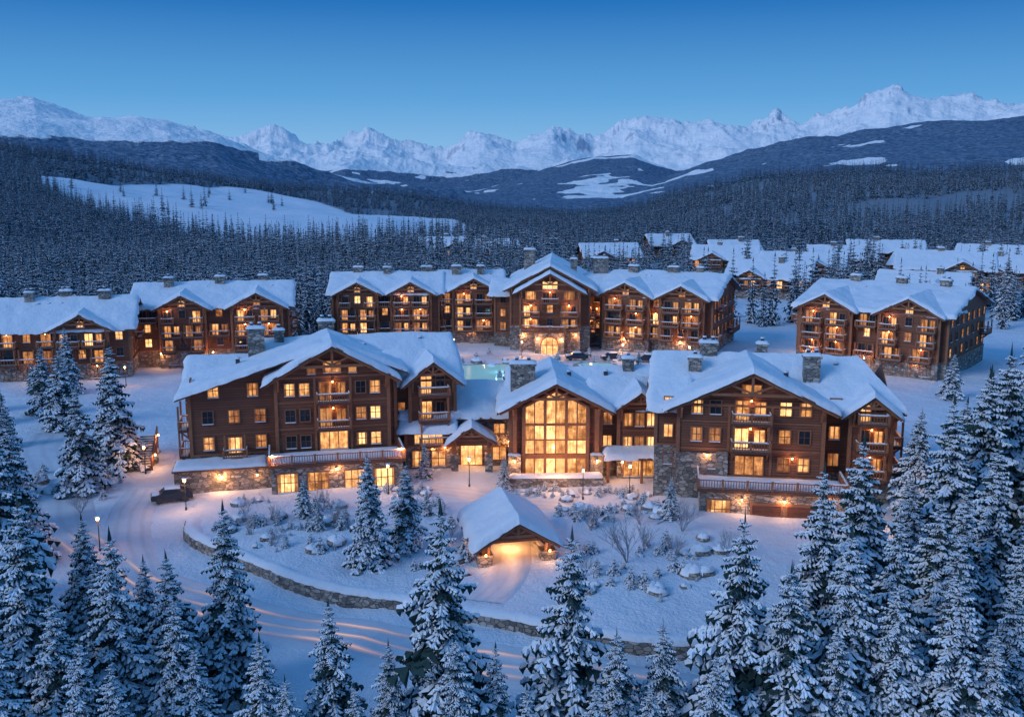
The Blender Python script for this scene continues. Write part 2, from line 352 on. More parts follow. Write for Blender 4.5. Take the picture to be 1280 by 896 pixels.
        s.box('trim',x0,x1,y-.16,y+.02,z+h,z+h+f,'window_frames');s.box('trim',x0,x1,y-.22,y+.02,z-f,z,'window_frames')
        for i in range(1,nx): xx=x0+w*i/nx;s.box('fascia',xx-.045,xx+.045,y-.12,y-.02,z,z+h,'mullions')
        for i in range(1,nz): q=z+h*i/nz;s.box('fascia',x0,x1,y-.115,y-.02,q-.035,q+.035,'mullions')
        if l!='dark' and w<3 and s.rg.random()<.55:
            cw=w*s.rg.uniform(.1,.2)
            for a_,b_ in ((x0+.01,x0+cw),(x1-cw,x1-.01)): s.box('lit2',a_,b_,y-.075,y-.05,z+.01,z+h-.01,'curtains')
        if snow and s.rg.random()<.7: s.box('snow',x0-.05,x1+.05,y-.24,y-.162,z-f+.01,z-f+.12,'sill_snow')
    def rail(s,x0,x1,y,z,h=1.0,step=.28):
        s.box('trim',x0,x1,y-.07,y+.07,z+h-.12,z+h,'railing');s.box('trim',x0,x1,y-.04,y+.04,z+.1,z+.2,'railing')
        s.box('snow',x0,x1,y-.08,y+.08,z+h+.001,z+h+.12,'railing_snow')
        n=max(1,int((x1-x0)/step))
        for i in range(n+1):
            xx=x0+(x1-x0)*i/n;s.box('trim',xx-.04,xx+.04,y-.03,y+.03,z+.2,z+h-.12,'railing')
        k=max(1,round((x1-x0)/2.6))
        for i in range(k+1):
            xx=x0+(x1-x0)*i/k;s.box('trim',xx-.12,xx+.12,y-.12,y+.12,z,z+h+.08,'railing')
    def siderail(s,x,y0,y1,z,h=1.0):
        s.box('trim',x-.05,x+.05,y0,y1,z+h-.1,z+h,'railing');s.box('snow',x-.06,x+.06,y0,y1,z+h+.001,z+h+.09,'railing_snow')
        k=y0+.2
        while k<y1: s.box('trim',x-.03,x+.03,k-.03,k+.03,z,z+h-.1,'railing');k+=.3
    def balcony(s,xc,z,w,d=1.5,off=0,lamp=0,step=.28,post=0):
        x0=xc-w/2;x1=xc+w/2;y=-off
        s.box('fascia',x0,x1,y-d,y-.01,z-.28,z,'balcony_decks');s.rail(x0+.06,x1-.06,y-d+.1,z,1.0,step)
        s.siderail(x0+.08,y-d+.2,y-.02,z);s.siderail(x1-.08,y-d+.2,y-.02,z)
        s.box('snow',x0+.15,x1-.15,y-d+.2,y-.5,z+.002,z+.1,'balcony_snow')
        for xx in (x0+.25,x1-.25):
            s.beam('trim',(xx,y-.02,z-1.3),(xx,y-d+.3,z-.25),.18)
            if post: s.box('trim',xx-.11,xx+.11,y-d-.02,y-d+.2,z+1.09,z+post-.3,'balcony_posts')
        if w>3: 
            s.window(xc-w*.22,z+.1,w*.34,2.1,None,2,1,off,False);s.window(xc+w*.24,z+.6,w*.26,1.5,None,2,1,off,False)
        else: s.window(xc,z+.1,w*.55,2.1,None,2,1,off,False)
        if lamp: s.lamp(xc,y-.35,z+2.3,lamp)
    def lamp(s,x,y,z,power,fix=True):
        if fix:
            s.box('bulb',x-.07,x+.07,y-.07,y+.07,z-.12,z+.1,'lantern_glass');s.box('metal',x-.11,x+.11,y-.11,y+.11,z+.1,z+.17,'lantern_cap')
        s.lamps.append((s.T((x,y-.22,z-.05)),power))
    def facade(s,x0,x1,zs,rows,fh=3.1,off=0,lampp=0,step=.28):
        for f,row in enumerate(rows):
            z=zs+f*fh;n=len(row)
            for i,c in enumerate(row):
                xc=x0+(x1-x0)*(i+.5)/n
                if c=='w': s.window(xc,z+.9,1.15,1.45,None,2,2,off)
                elif c=='s': s.window(xc,z+1.1,.8,.9,None,1,1,off)
                elif c=='d': s.window(xc,z+.75,2.1,1.65,None,3,1,off)
                elif c=='g': s.window(xc,z+.3,1.9,2.2,s.rg.choice(['lit0','lit1','lit1']),3,2,off)
                elif c=='b': s.balcony(xc,z,min(3.8,(x1-x0)/n*.92),1.5,off,lampp if s.rg.random()<.4 else 0,step,fh if f<len(rows)-1 else 0)
    def chimney(s,x,y,w,d,z0,z1,pots=2):
        s.box('stone',x-w/2,x+w/2,y-d/2,y+d/2,z0,z1,'chimney');s.box('stone',x-w/2-.15,x+w/2+.15,y-d/2-.15,y+d/2+.15,z1,z1+.25,'chimney_cap')
        s.snowpad(x-w/2-.14,x+w/2+.14,y-d/2-.14,y+d/2+.14,z1+.26,.35,'chimney_snow')
        for i in range(pots):
            xx=x+(i-(pots-1)/2)*w/pots
            s.box('metal',xx-.2,xx+.2,y-.2,y+.2,z1+.2,z1+.85,'chimney_pots');s.box('snow',xx-.22,xx+.22,y-.22,y+.22,z1+.852,z1+1.0,'chimney_snow')
    def vents(s,L):
        for x,y,z in L:
            s.box('metal',x-.25,x+.25,y-.25,y+.25,z-1.2,z+.55,'roof_vent');s.box('snow',x-.28,x+.28,y-.28,y+.28,z+.552,z+.72,'chimney_snow')
    def done(s):
        for (mat,part),(V,F) in s.P.items():
            mesh_obj(part,V,F,[M[mat]],smooth=(mat=='snow' and part in('roof_snow','chimney_snow','terrace_snow')),parent=s.e)
        for i,(p,pw) in enumerate(s.lamps):
            L=bpy.data.lights.new('lantern_and_spill_light','POINT');L.energy=pw;L.color=(1,.44,.15);L.shadow_soft_size=.15  # serves lanterns and the bare spill light added at the great hall
            o=bpy.data.objects.new('lantern_and_spill_light',L);o.location=p;o.parent=s.e;scene.collection.objects.link(o)
        return s.e
EXCL=[]
# ---- left lodge wing
b=Bld('timber_lodge',-21.7,117.5,13,0,3)
b.wing(-16.5,7.6,0,8,10.7,16.0,'F',0,13.0,stone=3.3,ov=1.5,truss=False,back=True)
b.wing(-7,15.2,4,17,11.8,14.9,'W',stone=3.3)
b.wing(-16.5,-7,8,17,10.4,12.6,'W',stone=3.3)
b.wing(7.6,15.2,1.5,9,11.2,13.6,'W',stone=3.3,ov=1.1)
b.wing(9.4,15.0,0,6,11.3,13.5,'F',stone=3.3,ov=1.1,back=False)
b.wing(-6.6,6.6,-1.7,3,12.6,16.2,'F',stone=3.3,ov=1.5,back=False)
b.frame(0,0,0);b.facade(-16,-7,0,['','wbw','www','ww'],3.15,0,25)
b.frame(-16.5,16,-90);b.facade(0,16,0,['www','bwb','bwb','bw'],3.15,0,25);b.frame(0,-1.7,0)
for x in (-2.1,2.1): b.box('trim',x-.14,x+.14,-.1,.05,3.6,12.5,'timber_frame')
for z in (6.3,9.5): b.box('trim',-6.4,-2.24,-.08,.05,z,z+.18,'timber_frame');b.box('trim',2.24,6.4,-.08,.05,z,z+.18,'timber_frame')
for f in (1,2,3):
    z=f*3.15+.1
    for x,w in ((-5,1.1),(-3.3,1.1),(3.3,1.1),(5,1.1)): b.window(x,z+.9,w,1.4,None,2,2)
b.balcony(0,6.5,3.9,1.6,0,45,.28,3.2);b.balcony(0,9.7,3.9,1.6,0,45)
b.window(0,3.8,3.2,2.1,'lit0',3,1);b.window(0,13.1,2.0,1.3,'lit1',2,1);b.window(-2.4,13.0,.9,.9,'lit2',1,1);b.window(2.4,13.0,.9,.9,'lit2',1,1)
b.frame()
b.box('stone',-7.4,7.6,-6.9,-1.7,-2.5,3.2,'terrace_wall');b.box('fascia',-7.7,7.9,-7.2,-1.84,3.2,3.55,'terrace_deck')
b.snowpad(-7.5,7.7,-6.9,-2,3.56,.16,'terrace_snow');b.frame(0,-7.1,0);b.rail(-7.6,7.8,.05,3.55,1.05)
b.frame(-7.6,-1.7,-90);b.rail(0,5.3,.05,3.55);b.frame(7.8,-7,90);b.rail(0,5.3,.05,3.55)
b.frame(0,-6.9,0)
for x in (-5.6,-2.2,2.0,5.4): b.window(x,.35,2.2,2.1,'lit0' if x!=2 else 'lit1',3,2)
for x in (-7.2,-.1,7.4): b.lamp(x,-.2,4.7 if x!=-.1 else 2.75,150)
b.frame()
b.box('stone',-18.2,-7.42,-4.2,0,-2.5,2.6,'terrace_wall');b.box('fascia',-18.4,-7.72,-4.4,0,2.6,2.8,'terrace_deck');b.snowpad(-18.3,-7.8,-4.3,-.2,2.81,.35,'terrace_snow')
b.lamp(-13,-4.5,1.9,330);b.lamp(-9,-4.5,1.9,60)
b.frame(0,1.4,0);b.facade(7.7,9.3,3.15,['s','s','s'],3.15)
b.frame(0,-.02,0);b.facade(9.5,15,.1,['gg','b','b','b'],3.15,0,45);b.box('stone',9.2,15.3,-.1,.1,-2,3.3,'stone_base')
b.frame(15.2,1.5,90);b.facade(0,14,6.3,['ww','ww'],3.15);b.frame()
b.chimney(-8.8,8,2.0,1.6,11,17.0,2);b.chimney(0,10.8,2.0,1.3,13,17.3,2);b.chimney(-6,10,1.2,1.2,12,16.4,1)
b.vents([(4.5,7,14.4),(10,12,14.4),(12,9.5,14.6),(-11,5,13.4),(7,14,14.2)])
b.lamp(12,-.6,2.9,180)
b.done();EXCL.append((-23,124,24))
# ---- entrance connector
b=Bld('lodge_entrance_building',-6.2,121.5,3,0,5)
b.wing(-6.8,7,0,12,6.6,9.0,'W',stone=6.3,ov=1.2);b.wing(-7,-1.5,-1.8,6,5.2,7.2,'W',stone=3,ov=.9)
b.wing(-6.3,-2,2.6,10,9.0,10.3,'W',stone=3,ov=.8)
b.wing(-1.2,3.4,-2.4,3,4.0,5.6,'F',stone=0,ov=.9,back=False,z0=3.2)
for x in (-1.0,3.2): b.box('stone',x-.45,x+.45,-3.0,-2.1,-2,2.2,'porch_piers');b.box('trim',x-.2,x+.2,-2.75,-2.35,2.2,4.1,'porch_posts')
b.frame(1.1,-.13,0);b.window(0,.15,2.6,2.6,'lit0',3,1,0,False);b.frame(0,-.13,0);b.window(4.6,.8,1.6,1.6,'lit1');b.window(4.6,4.2,1.3,1.2,'lit1',2);b.window(1,4.6,1.3,1.1,'lit2')
b.frame(0,-1.93,0);b.window(-5.4,.6,1.6,1.9,'lit0',2,2);b.window(-3,.6,1.6,1.9,'lit1',2,2);b.window(-4.2,3.5,3.4,1.1,'lit0',4,1)
b.frame(0,2.5,0);b.window(-4.2,7.1,3.0,1.3,'lit0',4,1)
b.frame();b.lamp(1.1,-1.4,3.2,330);b.lamp(5.8,-.5,3.2,110);b.lamp(-2.2,-2.2,3,110);b.vents([(3,7,8.8),(5,5,8.4)]);b.done();EXCL.append((-6,126,10))
# ---- great hall
b=Bld('lodge_great_hall',5.2,115.5,1,0,8)
b.wing(-5.4,5.4,0,12.5,9.1,11.9,'F',stone=2.6,ov=1.6)
b.wing(-4.6,13.5,6.5,17,8.4,10.9,'W',stone=2.6)
b.wing(5.4,14.5,1.8,10,8.6,10.6,'W',stone=2.8,ov=1.1)
b.wing(7.6,12.6,.6,6,8.7,10.5,'F',stone=2.8,ov=1.1,back=False)
b.frame(0,-.13,0);b.box('stone',-3.9,3.9,-.25,.05,-2,.35,'window_sill_wall')
b.frame(0,-.1,0)
def top(x): return 9.1+(1-abs(x)/5.4)*2.8-1.1
for i in range(6):
    xa=-3.8+i*7.6/6;xb=xa+7.6/6
    for z0_,z1_ in ((.5,2.7),(3.3,4.9),(5.05,6.7),(6.85,None)):
        za=z1_ or top(xa);zb=z1_ or top(xb)
        b.add(('lit0','lit1')[(i*7+int(z0_)*3)%5<2],[(xa+.07,-.12,z0_),(xb-.07,-.12,z0_),(xb-.07,-.12,zb),(xa+.07,-.12,za)],[(0,1,2,3)],'window_panes')
for i in range(7):
    xa=-3.8+i*7.6/6;e_=i in(0,6);k_=i in(2,4);w_=.22 if e_ else .17 if k_ else .07
    b.box('trim',xa-w_,xa+w_,-.34 if k_ else -.3,.0,.35,top(xa)+.1,'window_frames')
for z,hh in ((2.7,.55),(4.9,.15),(6.7,.3)): b.box('trim',-3.58,3.58,-.27,-.01,z,z+hh,'window_frames')
b.beam('trim',(-3.9,-.2,top(-3.9)+.15),(0,-.2,top(0)+.15),.26);b.beam('trim',(3.9,-.2,top(3.9)+.15),(0,-.2,top(0)+.15),.26)
b.frame()
for x in (-4.9,4.9): b.box('stone',x-.75,x+.75,-.9,.3,-2,3.2,'stone_piers');b.snowpad(x-.72,x+.72,-.88,-.1,3.21,.2,'terrace_snow');b.box('trim',x-.25,x+.25,-.6,-.1,3.2,8.8,'timber_frame')
b.box('stone',-5.5,5.5,-2.6,-1,-2,.9,'planter_wall');b.snowpad(-5.5,5.5,-2.6,-1,.91,.35,'terrace_snow')
b.frame(0,1.7,0)
for f in (1,2):
    for x in (6.4,13.7): b.window(x,f*2.9+.7,1.0,1.4)
b.frame(0,.5,0)
for f in (1,2):
    for x in (8.7,10.1,11.5): b.window(x,f*2.9+.7,1.0,1.5,'lit0' if x!=10.1 else 'lit2')
b.window(10.1,.3,3.6,2.0,'lit0',4,1)
b.frame();b.slab((5.8,-1.8,3.0),(14.4,-1.8,3.0),(14.4,.6,3.9),(5.8,.6,3.9),.25,.35,(1,1,1,1))
for x in (6.2,10.2,14.0): b.box('trim',x-.15,x+.15,-1.6,-1.3,-1,2.9,'timber_frame')
b.lamp(8,-.6,2.3,170);b.lamp(12.5,-.6,2.3,170);b.lamp(-4.9,-1.1,2.6,110);b.lamp(4.9,-1.1,2.6,110)
b.lamps.append(((0,-4,3),520))  # added light without a fixture, warm spill in front of the hall window
b.chimney(-3.8,4.5,3.0,1.8,8,13.2,2);b.chimney(10,11,1.4,1.2,9,12.6,1);b.vents([(4,12,11.1),(7,10,10.8),(2,6,11.5),(10,7,10.2)])
b.done();EXCL.append((8,124,14))
# ---- right lodge wing
b=Bld('timber_lodge',26.2,106.5,-9,-.6,11)
b.wing(-9.8,15.4,3,17,11.4,15.1,'W',stone=3.6,hipR=4)
b.wing(-7.8,7.8,0,11,11.7,15.4,'F',stone=3.6,ov=1.6,back=False)
b.wing(-10.3,-7.2,1.2,8,11.1,13.0,'W',stone=6.6,ov=1.0)
b.wing(10.8,15.2,1.4,8,11.1,12.8,'F',stone=3.6,ov=1.0,back=False)
b.frame()
for x in (-2.3,2.3): b.box('trim',x-.14,x+.14,-.1,.05,6.5 if x<0 else 3.9,11.5,'timber_frame')
for z in (6.6,9.7): b.box('trim',-7.5,-2.44,-.08,.05,z,z+.18,'timber_frame');b.box('trim',2.44,7.5,-.08,.05,z,z+.18,'timber_frame')
for f in (1,2,3):
    z=f*3.1+.6
    b.frame(0,0,0)
    for x in (-5.8,-3.8,3.7,5.8): b.window(x,z+.8,1.15,1.45,None,2,2)
    b.frame(0,3,0);b.window(9.4,z+.8,1.1,1.4);b.frame(0,1.4,0);b.balcony(13.0,z+.1,3.2,1.4,0,40,.28,3.1 if f<3 else 0)
    b.frame(0,1.2,0);b.window(-8.9,z+.8,.9,1.4)
b.frame(0,0,0)
b.balcony(0,6.9,4.2,1.7,0,45,.28,3.1);b.balcony(0,10.0,4.2,1.7,0,45);b.window(0,3.9,3.0,2.1,'lit1',3,1);b.window(0,13.0,2.0,1.0,'lit1',2)
b.box('stone',-3.6,-2.3,-.3,0,-3,6.4,'stone_piers');b.box('stone',-7.9,-3.62,-.2,0,-3,6.2,'stone_base')
b.box('stone',-5.4,9.6,-5,0,-3.5,3.3,'terrace_wall');b.box('fascia',-5.7,9.9,-5.3,-.22,3.3,3.6,'terrace_deck');b.snowpad(-5.5,9.7,-5,-.3,3.61,.16,'terrace_snow')
b.frame(0,-5.2,0);b.rail(-5.6,9.8,.05,3.6,1.05);b.frame(-5.6,0,-90);b.rail(0,5.1,.05,3.6);b.frame(9.8,-5.1,90);b.rail(0,5.1,.05,3.6)
b.frame(0,-5,0)
b.window(-3.4,.4,2.3,2.0,'lit0',3,2)
for x in (1.6,5.2): 
    b.box('garage',x-1.45,x+1.45,-.1,.1,-1.2,2.0,'garage_doors');b.box('trim',x-1.7,x-1.46,-.16,.1,-1.2,2.3,'door_frames');b.box('trim',x+1.46,x+1.7,-.16,.1,-1.2,2.3,'door_frames');b.box('trim',x-1.45,x+1.45,-.16,.1,2.01,2.3,'door_frames')
    for k in range(4): b.box('fascia',x-1.4,x+1.4,-.13,-.1,-.5+k*.62,-.46+k*.62,'door_panels')
for x in (-1,3.4,7.6): b.lamp(x,-.25,2.6,130)
b.frame(0,0,0);b.lamp(-4.6,-.3,6,70);b.lamp(4.6,-.3,6,70)
b.frame(-7.8,0,0);b.window(1.3,.9,1.6,1.6,'lit0',2,2);b.frame(15.4,3,90);b.facade(0,14,0.6,['ww','bwb','bwb','bw'],3.1,0,30);b.frame(0,3,0);b.window(10.3,.9,1.1,1.6,'lit1');b.frame()
b.chimney(-6,7,1.5,1.2,12,15.5,1);b.chimney(-4.4,10,2.0,1.3,13,16.8,2);b.chimney(7.0,6,1.8,1.4,12,16.2,2);b.chimney(2,12,1.2,1.2,13,16.5,1)
b.vents([(4,4,14.2),(10,8.5,14.6),(12.0,8,13.6),(-8,10,14.8)])
b.done();EXCL.append((30,114,22))
# ---- pavilion
b=Bld('entrance_pavilion',.4,87.6,12,-.2,13)
b.wing(-3.0,3.0,0,7.5,2.9,4.7,'F',stone=0,ov=1.2,z0=2.7,snow=.6)
for x in (-3,3):
    for y in (.2,7.2):
        b.box('stone',x-.65,x+.65,y-.65,y+.65,-2,1.6,'stone_piers');b.box('stone',x-.75,x+.75,y-.75,y+.75,1.6,1.75,'pier_caps');b.box('trim',x-.25,x+.25,y-.25,y+.25,1.75,2.9,'timber_posts')
        b.beam('trim',(x,y,2.0),(x-math.copysign(1,x),y,3.0),.2)
    b.box('stone',x-.2,x+.2,.86,6.54,-2,1.1,'low_wall');b.box('snow',x-.22,x+.22,.86,6.54,1.102,1.25,'wall_snow')
b.box('stone',-2.34,2.34,7,7.3,-2,1.2,'rear_wall');b.box('wood',-2.4,2.4,7.05,7.25,1.2,2.8,'rear_wall_panel')
b.lamp(0,3,2.5,480);b.lamp(-3,-.75,1.9,60);b.lamp(3,-.75,1.9,60);b.done()
# ---- background lodges
def block(name,x,y,rot,W,dp,fl,gab,seed,fh=3.05,zr=4.2,z=0,wall='wood',lp=40,stone=3.0,chim=3,step=.4,dim=False):
    b=Bld(name,x,y,rot,z,seed);h=fl*fh+.3;rg=b.rg
    if dim: b.lp=(.0,.08,.28)
    G='w' if dim else 'g'
    b.wing(-W/2,W/2,0,dp,h,h+zr,'W',stone=stone,wall=wall,z0=-4)
    edges=[-W/2]
    for (gx,hw,pr) in gab:
        b.wing(gx-hw,gx+hw,-pr,dp*.45,h+.05,h+.05+min(zr*.85,hw*.52),'F',stone=stone,wall=wall,ov=1.2,back=False,z0=-4)
        b.frame(gx,-pr-.01,0);b.facade(-hw+.3,hw-.3,.2,[G*max(2,int(hw/1.6))]+[rg.choice(['bb','bb','bwb']) if hw>3.6 else 'b' for _ in range(fl-1)],fh,0,lp,step)
        b.window(0,h+.3,1.3,1.0,'dark' if dim else 'lit1');b.frame();edges+=[gx-hw,gx+hw]
    edges+=[W/2]
    for i in range(0,len(edges),2):
        a,c=edges[i],edges[i+1]
        if c-a>2:
            n=max(1,int((c-a)/3.0));b.frame(0,-.01,0);b.facade(a,c,.2,[G*n]+[''.join(rg.choice('wbbb') for _ in range(n)) for _ in range(fl-1)],fh,0,lp,step);b.frame()
    nn=int(dp/3.5)
    b.frame(W/2+.01,0,90);b.facade(0,dp,.2,['w'*nn]+[''.join(rg.choice('wwwb') for _ in range(nn)) for _ in range(fl-1)],fh,0,0,step)
    b.frame(-W/2-.01,dp,-90);b.facade(0,dp,.2,['w'*nn]+[''.join(rg.choice('wwwb') for _ in range(nn)) for _ in range(fl-1)],fh,0,0,step)
    b.frame()
    for i in range(chim):
        cx=-W/2+W*(i+.5+rg.uniform(-.2,.2))/chim;b.chimney(cx,dp*.5+rg.uniform(-2,1),rg.uniform(1.4,2.4),1.3,h,h+zr+1.5,rg.choice([1,2]))
    b.vents([(rg.uniform(-W*.4,W*.4),dp*.38,h+zr*.8) for _ in range(chim)])
    n=max(1,int(W/9))
    if lp:
        for i in range(n): b.lamp(-W/2+W*(i+.5)/n,-2.2 if gab else -.4,2.8,lp*3.4)
    c=math.cos(math.radians(rot));s_=math.sin(math.radians(rot));EXCL.append((x-s_*dp/2,y+c*dp/2,math.hypot(W,dp)/2+1));EXCL.append((x-s_*dp/2+c*W*.35,y+c*dp/2+s_*W*.35,dp*.7));EXCL.append((x-s_*dp/2-c*W*.35,y+c*dp/2-s_*W*.35,dp*.7))
    return b
block('timber_lodge',-27.5,216,3,23,15,4,[(-6,4.3,1.5),(5.5,4.3,1.2)],21,lp=80,zr=3.2,fh=2.85).done()
block('timber_lodge',-9,219,3,13,14,4,[(.5,4.6,1.5)],22,lp=80,zr=3.0,fh=2.95,chim=2).done()
block('timber_lodge',30,207,-24,24,22,4,[(-6,5,1.5),(6,4.6,1.5)],23,zr=3.6,lp=80,fh=2.9).done()
block('timber_lodge',67.5,186,-38,28,27,4,[(-8,5,1.5),(7.5,5.4,1.5)],25,zr=3.6,lp=80,fh=2.8).done()
block('timber_lodge',-58.5,193,11,29,16,4,[(-5.5,4.3,1.5),(8.5,4.8,1.5)],27,fh=2.8,lp=80,zr=3.4).done()
block('timber_lodge',-80.5,177,14,22,15,3,[(3,4.5,1.2)],29,lp=30,zr=4.2).done()
b=Bld('tower_lodge',8,208,-3,0,31)
b.wing(-8.3,8.3,0,28,13.6,18.0,'F',stone=5.5,ov=1.6,snow=.6);b.wing(-6.2,6.2,-2,4,13.2,16.7,'F',stone=5.2,ov=1.4,back=False)
b.wing(8.3,15,8,22,12.0,14.9,'W',stone=3.2);b.wing(-12,-8.3,5,16,11.6,13.8,'W',stone=3.2)
b.frame(0,-2.01,0);b.facade(-6,6,5.0,['bwb','bwb','dbd'],2.8,0,130,.4);b.window(0,13.6,3,1.4,'lit0',3)
b.box('stone',-3,3,-2,-.13,-2,4.6,'entrance_porch');b.box('fascia',-3.3,3.3,-2.3,-.13,4.6,4.9,'porch_deck');b.rail(-3.2,3.2,-2.2,4.9)
pts=[(1.7*math.cos(a),2.0+1.7*math.sin(a)) for a in np.linspace(0,math.pi,14)]
b.add('lit0',[(-1.7,-2.06,0),(1.7,-2.06,0)]+[(q,-2.06,w) for q,w in pts],[tuple(range(16))],'arched_doorway')
for i in range(13): b.beam('trim',(pts[i][0]*1.08,-2.1,2+(pts[i][1]-2)*1.08),(pts[i+1][0]*1.08,-2.1,2+(pts[i+1][1]-2)*1.08),.25)
for x in (-.6,.6): b.box('trim',x-.06,x+.06,-2.16,-2.05,0,3.4,'door_frames')
b.box('trim',-1.65,1.65,-2.15,-2.05,1.95,2.1,'door_frames')
b.window(-4.6,.6,1.8,2.4,'lit0');b.window(4.6,.6,1.8,2.4,'lit0');b.lamp(-2.5,-2.4,3.4,300);b.lamp(2.5,-2.4,3.4,300);b.lamp(-5.5,-.4,4,180);b.lamp(5.5,-.4,4,180)
b.frame(8.31,0,90);b.facade(0,8,.5,['gg','wb','wb','ww'],3.0,0,80,.4);b.frame(15.01,8,90);b.facade(0,14,.5,['www','wbw','wbw','www'],2.85,0,0,.4);b.frame(-8.31,5,-90);b.facade(0,5,3,['w','w','w'],2.85);b.frame()
b.frame(0,8,0);b.facade(8.4,15,.3,['gg','wb','bb','wb'],2.85,0,80,.4);b.frame(0,5,0);b.facade(-12,-8.4,.3,['g','w','w','w'],2.85,0,80,.4);b.frame()
b.chimney(-5,20,2.5,1.6,14,20,2);b.chimney(11,15,3.2,2,12,18.5,2);b.chimney(5,12,1.4,1.4,14,18.5,1);b.done();EXCL.append((12,222,22))
for i,(x,y,rot,W,dp,fl,wl) in enumerate([(75,465,10,20,16,2,'wood'),(82,385,-15,24,16,2,'wood'),(101,348,-20,28,18,2,'wood'),(128,385,-10,24,16,2,'wood'),(133,306,-22,27,18,3,'woodtan'),(167,335,-30,28,18,2,'wood'),(-8,425,10,22,15,2,'wood'),(40,395,8,22,16,2,'wood'),(-30,450,15,20,14,2,'wood'),(78,305,-25,24,17,2,'wood'),(160,425,-12,30,18,2,'wood'),(190,390,-30,30,18,2,'wood'),(110,268,-30,22,16,2,'wood'),(95,420,5,20,14,2,'wood'),(146,355,-40,22,15,2,'wood')]):
    block('mountain_chalet',x,y,rot,W,dp,fl,[(-W*.2,4,1.2)] if i%2 else [(W*.18,4.5,1.2)],50+i,wall=wl,lp=0,chim=1,step=.8,z=float(ground_h(x,y)),dim=i not in(4,9,12)).done()
print('buildings',time.time()-T0)
